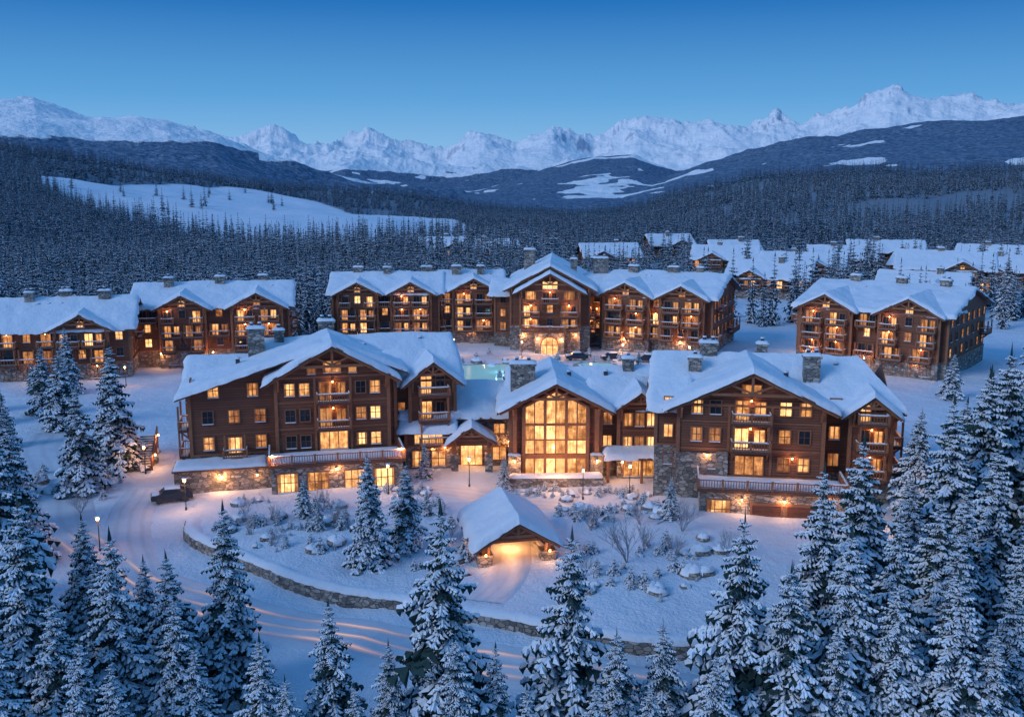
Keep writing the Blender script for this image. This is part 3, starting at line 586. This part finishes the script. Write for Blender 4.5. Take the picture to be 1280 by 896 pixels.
# ------------------------------------------------------------------ trees
def spruce(name,seed,H,whorls,nb,seg,Rf,far=False,mats=('needle','tsnow'),sprob=.95,droop=0,wid=1.0):
    rg=random.Random(seed);V=[];F=[];MI=[]
    def tri(pts,mi,faces):
        o=len(V);V.extend(pts)
        for f in faces: F.append(tuple(k+o for k in f));MI.append(mi)
    n=7 if not far else 4;k=6
    for i in range(k+1):
        z=H*.98*i/k;rr=H*.013*(1-i/k)+.01*H/15
        for j in range(n): V.append((rr*math.cos(j*2*math.pi/n),rr*math.sin(j*2*math.pi/n),z-.04*H*(i==0)))
    for i in range(k):
        for j in range(n): F.append((i*n+j,i*n+(j+1)%n,(i+1)*n+(j+1)%n,(i+1)*n+j));MI.append(0)
    for w in range(whorls):
        f=(w+.3*rg.random())/whorls;z=H*(.05+.93*f)
        R=Rf*H*((1-f)**.86)*rg.uniform(.72,1.12)+.012*H
        nn=max(4,int(nb*(1-.4*f)));a0=rg.random()*6.28
        for bI in range(nn):
            az=a0+bI*6.283/nn+rg.uniform(-.35,.35);L=R*rg.uniform(.55,1.18)
            dx,dy=math.cos(az),math.sin(az);px_,py_=-dy,dx
            zb=z+rg.uniform(-.012,.012)*H;up=.35*f+rg.uniform(-.05,.12);dr=.66+droop-.25*f+rg.uniform(-.1,.12)
            def sp(s): return (dx*L*s,dy*L*s,zb+L*(up*s-dr*s*s+.14*s**4))
            sn=rg.random()<sprob;hv=rg.uniform(.8,1.6)
            for q in range(seg):
                s0=(q+.15)/seg;s1=(q+1)/seg;p0=sp(s0);p1=sp(s1)
                for sg in (-1,1):
                    tl=L*(.42-.26*s0)*rg.uniform(.7,1.25)
                    fx=tl*.62;fy=sg*tl*.75*wid;dz=-tl*rg.uniform(.25,.6)
                    tip=(p0[0]+dx*fx+px_*fy,p0[1]+dy*fx+py_*fy,p0[2]+dz)
                    md=((p0[0]+tip[0])/2-dx*tl*.14*wid,(p0[1]+tip[1])/2-dy*tl*.14*wid,(p0[2]+tip[2])/2-tl*.10)
                    me_=((p1[0]+tip[0])/2+dx*tl*.10,(p1[1]+tip[1])/2+dy*tl*.10,(p1[2]+tip[2])/2-tl*.08)
                    tri([p0,md,tip,me_,p1],1,[(0,1,2),(0,2,3),(0,3,4)])
                    hg=(tip[0]*.6+p0[0]*.4,tip[1]*.6+p0[1]*.4,min(tip[2],p0[2])-tl*.6)
                    tri([md,tip,hg],1,[(0,1,2)])
                    if not far:
                        hg2=(p0[0],p0[1],p0[2]-tl*.55);tri([p0,md,hg2],1,[(0,1,2)])
                    if sn and rg.random()<(.95 if not far else .75):
                        k1=rg.uniform(.82,1.18) if not far else rg.uniform(.55,.9);lift=(.04*L+.04)*hv if not far else .03*L
                        def lp_(a,b_,t): return (a[0]+(b_[0]-a[0])*t,a[1]+(b_[1]-a[1])*t,a[2]+(b_[2]-a[2])*t+lift*.3)
                        a1=lp_(p0,tip,.0);b1=lp_(p0,md,min(1.05,k1));c1=lp_(p0,tip,k1);d1=lp_(p0,me_,k1*.97)
                        top_=((b1[0]+d1[0])/2,(b1[1]+d1[1])/2,max(b1[2],d1[2])+lift)
                        tri([a1,b1,c1,d1,top_],2,[(0,1,4),(1,2,4),(2,3,4),(3,0,4)])
                w0=L*.095*(1-s0*.5);lift=.065*L*(.6+.4*s0)*hv
                if sn and not (far and seg<2):
                    A=(p0[0]-px_*w0,p0[1]-py_*w0,p0[2]);B=(p0[0],p0[1],p0[2]+lift);C=(p0[0]+px_*w0,p0[1]+py_*w0,p0[2])
                    w1=L*.095*(1-s1*.6);A1=(p1[0]-px_*w1,p1[1]-py_*w1,p1[2]);B1=(p1[0],p1[1],p1[2]+lift*.8);C1_=(p1[0]+px_*w1,p1[1]+py_*w1,p1[2])
                    tri([A,B,C,A1,B1,C1_],2,[(0,1,4,3),(1,2,5,4)])
    tri([(0.03*H/15,0,H*.95),(-.03*H/15,0.02,H*.95),(0,0,H*1.03),(0.12*H/15,.1*H/15,H*.965),(-.12*H/15,-.05*H/15,H*.96)],1,[(0,1,2),(0,3,2),(1,4,2)])
    me=bpy.data.meshes.new(name);me.from_pydata(V,[],F)
    for m_ in (M['bark'],M[mats[0]],M[mats[1]]): me.materials.append(m_)
    me.polygons.foreach_set('material_index',np.array(MI,dtype=np.int32));me.update();return me
big=[spruce('spruce_tree_mesh',100+i,15,[36,40,34,38,36,32][i],[10,9,10,9,11,9][i],5,[.25,.225,.265,.215,.245,.28][i]) for i in range(6)]
print('spruces',len(big[0].polygons),time.time()-T0)
def place(x,y,H,w=1.0,i=None):
    me=big[random.randrange(6) if i is None else i]
    o=bpy.data.objects.new('snowy_spruce_tree',me);scene.collection.objects.link(o)
    g=float(ground_h(x,y));H=H+max(0,-g)
    s=H/15/1.02;o.scale=(s*w,s*w,s);o.rotation_euler=(random.uniform(-.03,.03),random.uniform(-.03,.03),random.random()*6.28);o.location=(x,y,g-.1)
TR=[(-30.2,58,16.6),(-37.7,68.6,20.5),(-34.1,75.3,9.5),(-25.1,59,14.2),(-23,64,10.8),(-20,66.2,13.6),(-19,55.5,8.2),(-15,55.5,8.8),(-11.2,58,9.9),(-7.7,57.2,7.6),(-4.1,58,16.3),(-1,56.3,7.8),(3.35,59,14.2),(6.5,57,8.5),(9.6,58,8.6),(14,58,15.9),(16.6,56.3,13),(21.8,67.3,16),(26.4,72.4,16.4),(25,60.9,14.7),(20.8,58,14.8),(26.6,55.5,13),(34.2,72.4,12.5),(31,58,11.5),(37.6,81.8,17.6),(41.7,85.4,19.3),(45.9,89.3,20.5),(47,83,18),(43.3,103.2,12),(-74.8,165,11.9),(-49.6,120.3,16.2),(-49.8,111.5,12.7),(-81,165,5.6),(-13.1,87.7,11),(-10.3,91.4,8.8),(-10.6,116,4.8),(-21.7,99.4,4.5),(-1,112.5,4),(16.5,99.4,4.8),(129,258,16.8),(-46.8,89.3,14),(36,66.2,12.4),(28.5,55,9.5),(-40,62,16),(-27,69,8.5),(-33,64,12),(-52,98,13),(-57,108,12),(-44.5,79,11),(31,69,13),(38,76,15),(50,92,17),(53,99,16),(-19.5,96,3.2),(-9,101,3),(-52,84,16),(41,70,13),(48,74,15),(22.5,62,12),(30,64,12.5),(-29,52,12),(-36,56,15),(-22.5,52,9),(56,106,14),(58,118,13),(62,126,12),(-66,142,12),(-72,150,11),(88,165,13),(95,172,14),(100,178,13),(84,158,11),
(-27.5,56,11),(-21.5,58.5,10),(-13,54,7),(-9,54,6.5),(1,54,6.5),(8.3,55,6),(12,54.5,8.5),(18.5,61.5,11),(23.5,57,12),(28.5,61,11),(33.5,61,11),(29,75,10),(24,66,10),(33,79,11),(44,79,15),(36,87,9),(50,81,17),(40,63,12),(-45,70,17),(-42,56,15),(-32,55,11),(-25,53,10),(19.5,55.5,9.5),(-48,76,15),
(-29,66,9.5),(-3.2,55,9),(5,54.5,6.5),(-84,150,10),(-78,143,9),(-69,131,9),(-41,171,6),(-30,176,5),(44,176,7),(38,183,5),(-20,184,4.5),(24,186,4),(-47,178,7),(49,168,6),(72,160,8),(78,152,9),(45,96,13),(48,103,13),(-56,92,14)]
for t in TR: place(*t,w=random.uniform(.98,1.18))
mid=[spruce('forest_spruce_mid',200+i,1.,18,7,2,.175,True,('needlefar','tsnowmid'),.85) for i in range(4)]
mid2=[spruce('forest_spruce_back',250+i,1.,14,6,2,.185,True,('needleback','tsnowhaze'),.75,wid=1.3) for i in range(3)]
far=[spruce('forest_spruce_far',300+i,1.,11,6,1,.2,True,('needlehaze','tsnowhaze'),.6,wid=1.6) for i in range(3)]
shr=[spruce('snowy_shrub_mesh',400+i,1.,7,9,3,.8,False,droop=.1) for i in range(3)]
rs=np.random.RandomState(5)
def scatter(Dlo,Dhi,sp,pxlo=-80,pxhi=1380):
    xs=np.arange(-Dhi*.75,Dhi*.75,sp);ys=np.arange(Dlo*.8,Dhi*1.0,sp)
    X,Y=np.meshgrid(xs,ys);X=(X+rs.uniform(-.48,.48,X.shape)*sp).ravel();Y=(Y+rs.uniform(-.48,.48,Y.shape)*sp).ravel()
    D=np.hypot(X,Y);px=640+1244*X/Y
    k=(D>=Dlo)&(D<Dhi)&(px>pxlo)&(px<pxhi)
    k&=D>np.interp(px,*START)
    cl=clearing(px,D);k&=~cl|((rs.rand(len(X))<.05)&(px<360)&(D>850))
    op=fbm(X/75,Y/110,3,77);k&=~((op>.66)&(D>300))
    op2=fbm(X/130+9,Y/60,3,78);k&=~((op2>.60)&(px>700)&(D>420)&(D<1100))
    for ex,ey,er in EXCL: k&=(X-ex)**2+(Y-ey)**2>(er+2)**2
    return X[k],Y[k]
def forest(name,X,Y,protos,hlo,hhi):
    H=rs.uniform(hlo,hhi,len(X))*(.7+.6*fbm(X/40,Y/40,2,12));Z=ground_h(X,Y)-.3
    grp=rs.randint(0,len(protos),len(X))
    for g,me in enumerate(protos):
        q=np.where(grp==g)[0];x,y,z,h=X[q],Y[q],Z[q],H[q];a=rs.rand(len(q))*6.283
        V=np.zeros((len(q),4,3))
        for c in range(4):
            V[:,c,0]=x+np.cos(a+c*math.pi/2)*h/math.sqrt(2);V[:,c,1]=y+np.sin(a+c*math.pi/2)*h/math.sqrt(2);V[:,c,2]=z
        F=np.arange(len(q)*4).reshape(-1,4)
        ins=mesh_obj(name,V.reshape(-1,3).tolist(),F.tolist(),[])
        ins.instance_type='FACES';ins.use_instance_faces_scale=True;ins.instance_faces_scale=1.;ins.show_instancer_for_render=False;ins.show_instancer_for_viewport=False
        ch=bpy.data.objects.new('spruce',me);scene.collection.objects.link(ch);ch.parent=ins
    return len(X)
x1,y1=scatter(195,480,5.8);x2,y2=scatter(480,1000,8.2);x3,y3=scatter(1000,1750,10.5)
sx=rs.uniform(35,260,420);sy=rs.uniform(235,430,420);k=np.ones(420,bool)
for ex,ey,er in EXCL:k&=(sx-ex)**2+(sy-ey)**2>(er+1)**2
k&=(fbm(sx/40,sy/40,2,6)>.40)
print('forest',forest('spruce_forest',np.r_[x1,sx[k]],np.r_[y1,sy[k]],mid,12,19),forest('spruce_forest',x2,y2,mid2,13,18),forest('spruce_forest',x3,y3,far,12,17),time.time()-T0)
# ------------------------------------------------------------------ roads
def catmull(P,step=.8):
    out=[];P=[Vector(p) for p in P];Q=[P[0]*2-P[1]]+P+[P[-1]*2-P[-2]]
    for i in range(1,len(Q)-2):
        a,b_,c,d=Q[i-1:i+3];n=max(2,int((c-b_).length/step))
        for k in range(n):
            t=k/n;out.append(.5*((2*b_)+(c-a)*t+(2*a-5*b_+4*c-d)*t*t+(3*b_-a-3*c+d)*t**3))
    out.append(P[-1]);return out
def ribbon(name,P,w,mat,lift,nl=10,attr='across',off=0,prof=None,step=.8):
    c=catmull(P,step);V=[];A=[]
    for i,p in enumerate(c):
        d=(c[min(i+1,len(c)-1)]-c[max(i-1,0)]).normalized();n=Vector((-d.y,d.x))
        for j in range(nl+1):
            s=j/nl-.5;q=p+n*(s*w+off);V.append((q.x,q.y,-.14 if (prof is None and j in(0,nl)) else 0));A.append(j/nl if prof is None else prof(j/nl,i/len(c)))
    V=np.array(V);V[:,2]+=ground_h(V[:,0],V[:,1])+lift
    F=grid_faces(len(c),nl+1)
    return mesh_obj(name,V.tolist(),F.tolist(),[mat],True,attrs={attr:A})
R1=[(-66,140),(-62,128),(-52,110),(-45,97),(-35,86.5),(-23.5,79.3),(-14,75.2),(-4.9,71),(3.6,68.6),(12.1,66.2),(21,64),(36,60),(55,52)]
ribbon('road',R1,7.0,M['road'],.07,14)
ribbon('driveway',[(-34,86),(-38.5,95),(-41.5,104),(-42.5,112)],5.0,M['road'],.09)
ribbon('road',[(112,232),(88,226),(69,214),(60,200),(50,186),(50,160),(54,140),(52,122),(46,108),(40,97)],6,M['road'],.08,step=1.5)
ribbon('plaza_path',[(-60,184),(-38,196),(-20,200),(8,199),(22,196),(45,188)],7,M['road'],.08,step=1.5)
ribbon('driveway',[(-12,112),(-4,109.5),(4,106),(9,103),(16,99)],6,M['road'],.07)
ribbon('driveway',[(-2.5,79.5),(-1,83),(-.2,87),(0,96),(1,105)],4.2,M['road'],.09)
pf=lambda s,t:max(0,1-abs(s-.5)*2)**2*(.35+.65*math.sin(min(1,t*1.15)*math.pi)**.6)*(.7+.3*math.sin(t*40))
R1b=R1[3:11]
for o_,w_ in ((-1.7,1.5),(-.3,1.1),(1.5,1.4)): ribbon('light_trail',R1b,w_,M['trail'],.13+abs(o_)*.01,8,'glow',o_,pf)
c=catmull([(x,y) for x,y in zip(WALLX,WALLY)],.5);V=[];F=[];SV=[];SF=[]
gz=[float(ground_h(p.x,p.y+1.3)) for p in c];gz=np.convolve(np.pad(gz,6,'edge'),np.ones(13)/13,'valid')
for i,p in enumerate(c):
    d=(c[min(i+1,len(c)-1)]-c[max(i-1,0)]).normalized();n=Vector((-d.y,d.x));z=gz[i]-.1;j=.05*math.sin(i*2.3)+.04*math.sin(i*5.1)
    for s,zz_ in ((-1.15+j,-4),(-1.1+j,z+.1+j*.5),(.3,z+.1+j*.5),(.3,-4)): V.append((p.x+n.x*s,p.y+n.y*s,zz_))
    h_=.28+.2*float(vn(i*.3,1,3))
    for s,zz_ in ((-1.0+j,z+.1),(-.85,z+.1+h_),(0,z+.12+h_),(.9,z-.1)): SV.append((p.x+n.x*s,p.y+n.y*s,zz_))
for i in range(len(c)-1):
    for k in range(3): F.append((i*4+k,i*4+k+1,i*4+4+k+1,i*4+4+k));SF.append((i*4+k,i*4+k+1,i*4+4+k+1,i*4+4+k))
w=mesh_obj('stone_retaining_wall',V,F,[M['stone']]);mesh_obj('wall_snow',SV,SF,[M['snow']],True,parent=w)
def disc(name,cx,cy,rx,ry,z,mat,n=40,h=0,wob=.08):
    V=[(cx+rx*(1+wob*math.sin(3*a))*math.cos(a),cy+ry*(1+wob*math.cos(2*a))*math.sin(a),z) for a in np.linspace(0,2*math.pi,n,endpoint=False)]
    F=[tuple(range(n))]
    if h:
        V+=[(x,y,z-h) for x,y,_ in V];F+=[(i,i+n,(i+1)%n+n,(i+1)%n) for i in range(n)]
    return mesh_obj(name,V,F,[mat])
for (cx,cy,rx,ry) in ((-2,180,11,9),(10,183,2.4,2.4),(16,187,3.4,3.2)):
    pe=bpy.data.objects.new('swimming_pool' if rx>5 else 'hot_tub',None);scene.collection.objects.link(pe)
    a=disc('stone_coping',cx,cy,rx+.8,ry+.8,.85,M['stone'],h=1.7);a.parent=pe;a=disc('water',cx,cy,rx,ry,.89,M['pool']);a.parent=pe
    L=bpy.data.lights.new('pool_light','POINT');L.energy=350 if rx>5 else 90;L.color=(.4,.85,1);L.shadow_soft_size=1;o=bpy.data.objects.new('pool_light',L);o.location=(cx,cy,2);o.parent=pe;scene.collection.objects.link(o)
def street_lamp(x,y,pw,h=3.2):
    b=Bld('street_lamp',x,y,0,float(ground_h(x,y)),int(abs(x*7)+y))
    V=[];n=8
    for z,r_ in ((-.3,.12),(.3,.12),(.35,.06),(h,.045)):
        V+=[(r_*math.cos(k*math.pi/4),r_*math.sin(k*math.pi/4),z) for k in range(n)]
    b.add('metal',V,[(i*n+j,i*n+(j+1)%n,(i+1)*n+(j+1)%n,(i+1)*n+j) for i in range(3) for j in range(n)],'pole')
    b.box('bulb',-.11,.11,-.11,.11,h,h+.3,'lantern');b.box('metal',-.2,.2,-.2,.2,h+.3,h+.38,'cap');b.snowpad(-.2,.2,-.2,.2,h+.381,.12,'cap_snow')
    b.lamps.append(((0,-.35,h+.1),pw));b.done()
for x,y,p in ((41,96.5,600),(-35.5,104,380),(-5,112.5,260),(8,108,150),(13.5,110,260),(-14,108.5,200),(-45,118,260),(55,150,220),(57,190,450),(62,205,450),(-30,190,400),(-12,203,400),(22,195,450),(2,198,400),(35,194,360),(-52,184,320),(-68,172,240),(52,178,360),(100,240,300),(80,250,300),(-40,92,180)):
    street_lamp(x,y,p)
def lump(name,seed,mat2):
    V=[];F=[];MI=[];n=20;k=11
    for i in range(k):
        ph=math.pi*.5*(1-i/(k-1)*1.3)
        for j in range(n):
            a=j*2*math.pi/n;r_=math.cos(ph) if i else 0.02
            q=1+.75*(float(fbm(math.cos(a)*1.3+5+seed*3,math.sin(a)*1.3+i*.25,3,seed))-.5)
            V.append((r_*q*math.cos(a),r_*q*math.sin(a),.8*math.sin(ph)*q+.1))
    for i in range(k-1):
        for j in range(n): F.append((i*n+j,(i+1)*n+j,(i+1)*n+(j+1)%n,i*n+(j+1)%n));MI.append(0 if i<5 or (seed+j//3)%4==0 and i<7 else 1)
    me=bpy.data.meshes.new(name);me.from_pydata(V,[],F);me.materials.append(M['snow']);me.materials.append(mat2)
    me.polygons.foreach_set('material_index',np.array(MI,dtype=np.int32));me.polygons.foreach_set('use_smooth',np.array(MI)==0);return me
lm=[lump('boulder_mesh',i,M['stone']) for i in range(5)]
def bare(seed):
    rg=random.Random(seed);V=[];F=[]
    def br(p,d,l,r_,dep):
        q=p+d*l;u=d.orthogonal().normalized();v=d.cross(u);o=len(V)
        for c_,rr in ((p,r_),(q,r_*.6)):
            for k in range(3): V.append(tuple(c_+(u*math.cos(k*2.094)+v*math.sin(k*2.094))*rr))
        for k in range(3): F.append((o+k,o+(k+1)%3,o+3+(k+1)%3,o+3+k))
        if dep:
            for _ in range(rg.choice([2,3])): br(p+d*l*rg.uniform(.6,1),(d+Vector((rg.uniform(-.6,.6),rg.uniform(-.6,.6),rg.uniform(-.1,.5)))).normalized(),l*rg.uniform(.6,.85),r_*.65,dep-1)
    for _ in range(8): br(Vector((0,0,-.1)),Vector((rg.uniform(-.5,.5),rg.uniform(-.5,.5),1)).normalized(),rg.uniform(.6,1),.022,4)
    me=bpy.data.meshes.new('bare_shrub_mesh');me.from_pydata(V,[],F);me.materials.append(M['twig']);return me
bs=[bare(i) for i in range(3)]
def put(nm,me,x,y,s,sz=1,dz=0):
    o=bpy.data.objects.new(nm,me);scene.collection.objects.link(o);o.location=(x,y,float(ground_h(x,y))+dz);o.scale=(s,s*random.uniform(.8,1.1),s*sz);o.rotation_euler=(0,0,random.random()*6.28)
rb=random.Random(4)
def rock_or_shrub(x,y,s,pr=.35):
    if rb.random()<pr: put('snow_covered_boulder',lm[rb.randrange(5)],x,y,s*.8,1.0,-.1)
    else: put('snowy_shrub',shr[rb.randrange(3)],x,y,s*1.0,rb.uniform(1.0,1.6),-.1)
for cl in range(19):
    cx=rb.choice([rb.uniform(5,19),rb.uniform(7,17),rb.uniform(-9,-4)]);cy=rb.uniform(80,103)
    for i in range(8):
        x=cx+rb.gauss(0,1.4);y=cy+rb.gauss(0,1.4)
        if abs(x-.5)<4.6 and y<98 or abs(x-.5)<2.8: continue
        rock_or_shrub(x,y,rb.uniform(.45,1.3),.25)
for cl in range(17):
    cx=rb.uniform(-30,-8);cy=rb.uniform(90,107)
    for i in range(7):
        x=cx+rb.gauss(0,1.3);y=cy+rb.gauss(0,1.0)
        if y<np.interp(x,WALLX,WALLY)+1.5 or y>107.5: continue
        rock_or_shrub(x,y,rb.uniform(.4,1.2),.25)
for i in range(46):
    a=i/46;rock_or_shrub(-.5+a*16+rb.uniform(-.3,.3),111.2+rb.uniform(-1.6,1.2)-a*1.5,rb.uniform(.45,1.05),.12)
for i in range(20): rock_or_shrub(-13+rb.uniform(-3,4),110.3+rb.uniform(-1.8,1),rb.uniform(.45,1.0),.2)
for i in range(46): rock_or_shrub(rb.uniform(-58,-46),rb.uniform(108,128),rb.uniform(.7,1.6),.4)
for i in range(90): rock_or_shrub(rb.uniform(-50,50),rb.uniform(172,203),rb.uniform(.8,1.9),.3)
for x,y,s in ((-26,95,1.1),(-20,101,1.2),(-17.5,97,1.3),(10.6,87,2.0),(12.5,90,1.4),(17,95,1.5),(-6,94,1.0),(-23,92,.9),(15,88,1.3),(8,96,1.1),(-28,100,1.0),(-15,103,1.0),(20,88,1.2),(-47,104,1.2),(13,97,1.2),(6.5,84,1.0),(-24.5,98,1.1)): put('bare_shrub',bs[int(abs(x))%3],x,y,s)
b=Bld('outdoor_staircase',-46.5,119,14,0,77)
for i in range(14): b.box('stone',-1.7,1.7,i*.6,i*.6+.58,-1,.25+i*.17,'steps');b.box('snow',-1.5,1.5,i*.6+.22,i*.6+.55,.251+i*.17,.29+i*.17,'step_snow')
for sx_ in (-1.85,1.85):
    for i in range(5): b.box('trim',sx_-.09,sx_+.09,i*2.0-.09,i*2.0+.09,0,1.3+i*.56,'posts')
    b.beam('trim',(sx_,0,1.3),(sx_,8.2,3.6),.16,'handrail');b.beam('trim',(sx_,0,.75),(sx_,8.2,3.05),.1,'handrail')
b.lamp(2.2,1,1.7,160);b.lamp(2.2,6,3,160);b.done()
def car(x,y,rot):
    z=float(ground_h(x,y))+.1;b=Bld('parked_car',x,y,rot,z,5)
    prof=[(-2.2,.35),(-2.25,.75),(-2.1,.95),(-1.3,1.05),(-.75,1.5),(.9,1.55),(1.75,1.1),(2.2,.98),(2.25,.4)]
    V=[];ws=[.82,.86,.86,.86,.68,.68,.82,.84,.84]
    for (px_,pz),w_ in zip(prof,ws): V+=[(px_,-w_,pz),(px_,w_,pz)]
    n=len(prof);F=[(2*i,2*i+2,2*i+3,2*i+1) for i in range(n-1)]+[tuple(2*i for i in range(n))[::-1],tuple(2*i+1 for i in range(n)),(0,1,2*n-1,2*n-2)]
    b.add('car',V,F,'body')
    for sy in (-1,1):
        b.add('dark',[(-1.05,sy*.87,1.06),(1.45,sy*.87,1.1),(.8,sy*.72,1.47),(-.68,sy*.72,1.43)],[(0,1,2,3)],'side_windows')
        for wx_ in (-1.4,1.4):
            W=[(wx_+.34*math.cos(a),sy*(.9 if q else .66),.34+.34*math.sin(a)) for q in (0,1) for a in np.linspace(0,6.283,16,endpoint=False)]
            b.add('metal',W,[tuple(range(16)),tuple(range(31,15,-1))]+[(i,(i+1)%16,(i+1)%16+16,i+16) for i in range(16)],'wheels')
    b.snowpad(-.7,.85,-.66,.66,1.55,.2,'roof_snow');b.snowpad(-2.1,-1.3,-.75,.75,1.0,.14,'roof_snow');b.done()
car(-38.2,107.5,20)
for q in ((-16,206,80),(20,196,10),(27,194,-20),(-40,187,100),(13,197,5),(33,189,-30)): car(*q)
# ------------------------------------------------------------------ world / light / camera
w=bpy.data.worlds.new('sky');scene.world=w;w.use_nodes=True;t=w.node_tree;N=t.nodes;bg=N['Background']
sky=N.new('ShaderNodeTexSky');sky.sky_type='NISHITA';sky.sun_disc=False;sky.sun_elevation=math.radians(1.5);sky.sun_rotation=math.radians(200);sky.ozone_density=4
tc=N.new('ShaderNodeTexCoord');sp_=N.new('ShaderNodeSeparateXYZ');t.links.new(tc.outputs['Generated'],sp_.inputs[0])
rp=N.new('ShaderNodeValToRGB');e=rp.color_ramp.elements
st=[(0,(.32,.53,.78)),(.035,(.21,.45,.74)),(.08,(.105,.34,.67)),(.17,(.014,.150,.46)),(.45,(.045,.21,.54)),(1,(.08,.24,.54))]
while len(e)<len(st): e.new(.5)
for i,(p_,c_) in enumerate(st): e[i].position=p_;e[i].color=(*c_,1)
t.links.new(sp_.outputs[2],rp.inputs[0])
bg2=N.new('ShaderNodeBackground');ad=N.new('ShaderNodeAddShader')
t.links.new(sky.outputs[0],bg.inputs[0]);bg.inputs[1].default_value=.02
t.links.new(rp.outputs[0],bg2.inputs[0]);bg2.inputs[1].default_value=1.05
t.links.new(bg.outputs[0],ad.inputs[0]);t.links.new(bg2.outputs[0],ad.inputs[1]);t.links.new(ad.outputs[0],N['World Output'].inputs[0])
S=bpy.data.lights.new('sun','SUN');S.energy=1.22;S.angle=math.radians(24);S.color=(.77,.85,1)
so=bpy.data.objects.new('sun',S);scene.collection.objects.link(so);so.rotation_euler=Vector((.72,.50,-.48)).to_track_quat('-Z','Y').to_euler()
cd=bpy.data.cameras.new('camera');cam=bpy.data.objects.new('camera',cd);scene.collection.objects.link(cam)
cam.location=(0,0,35);cam.rotation_euler=(math.radians(80.06),0,0);cd.lens=35;cd.sensor_width=36;cd.clip_start=.5;cd.clip_end=30000
scene.camera=cam
scene.view_settings.view_transform='Standard';scene.view_settings.look='None';scene.view_settings.exposure=0
print('total',time.time()-T0)
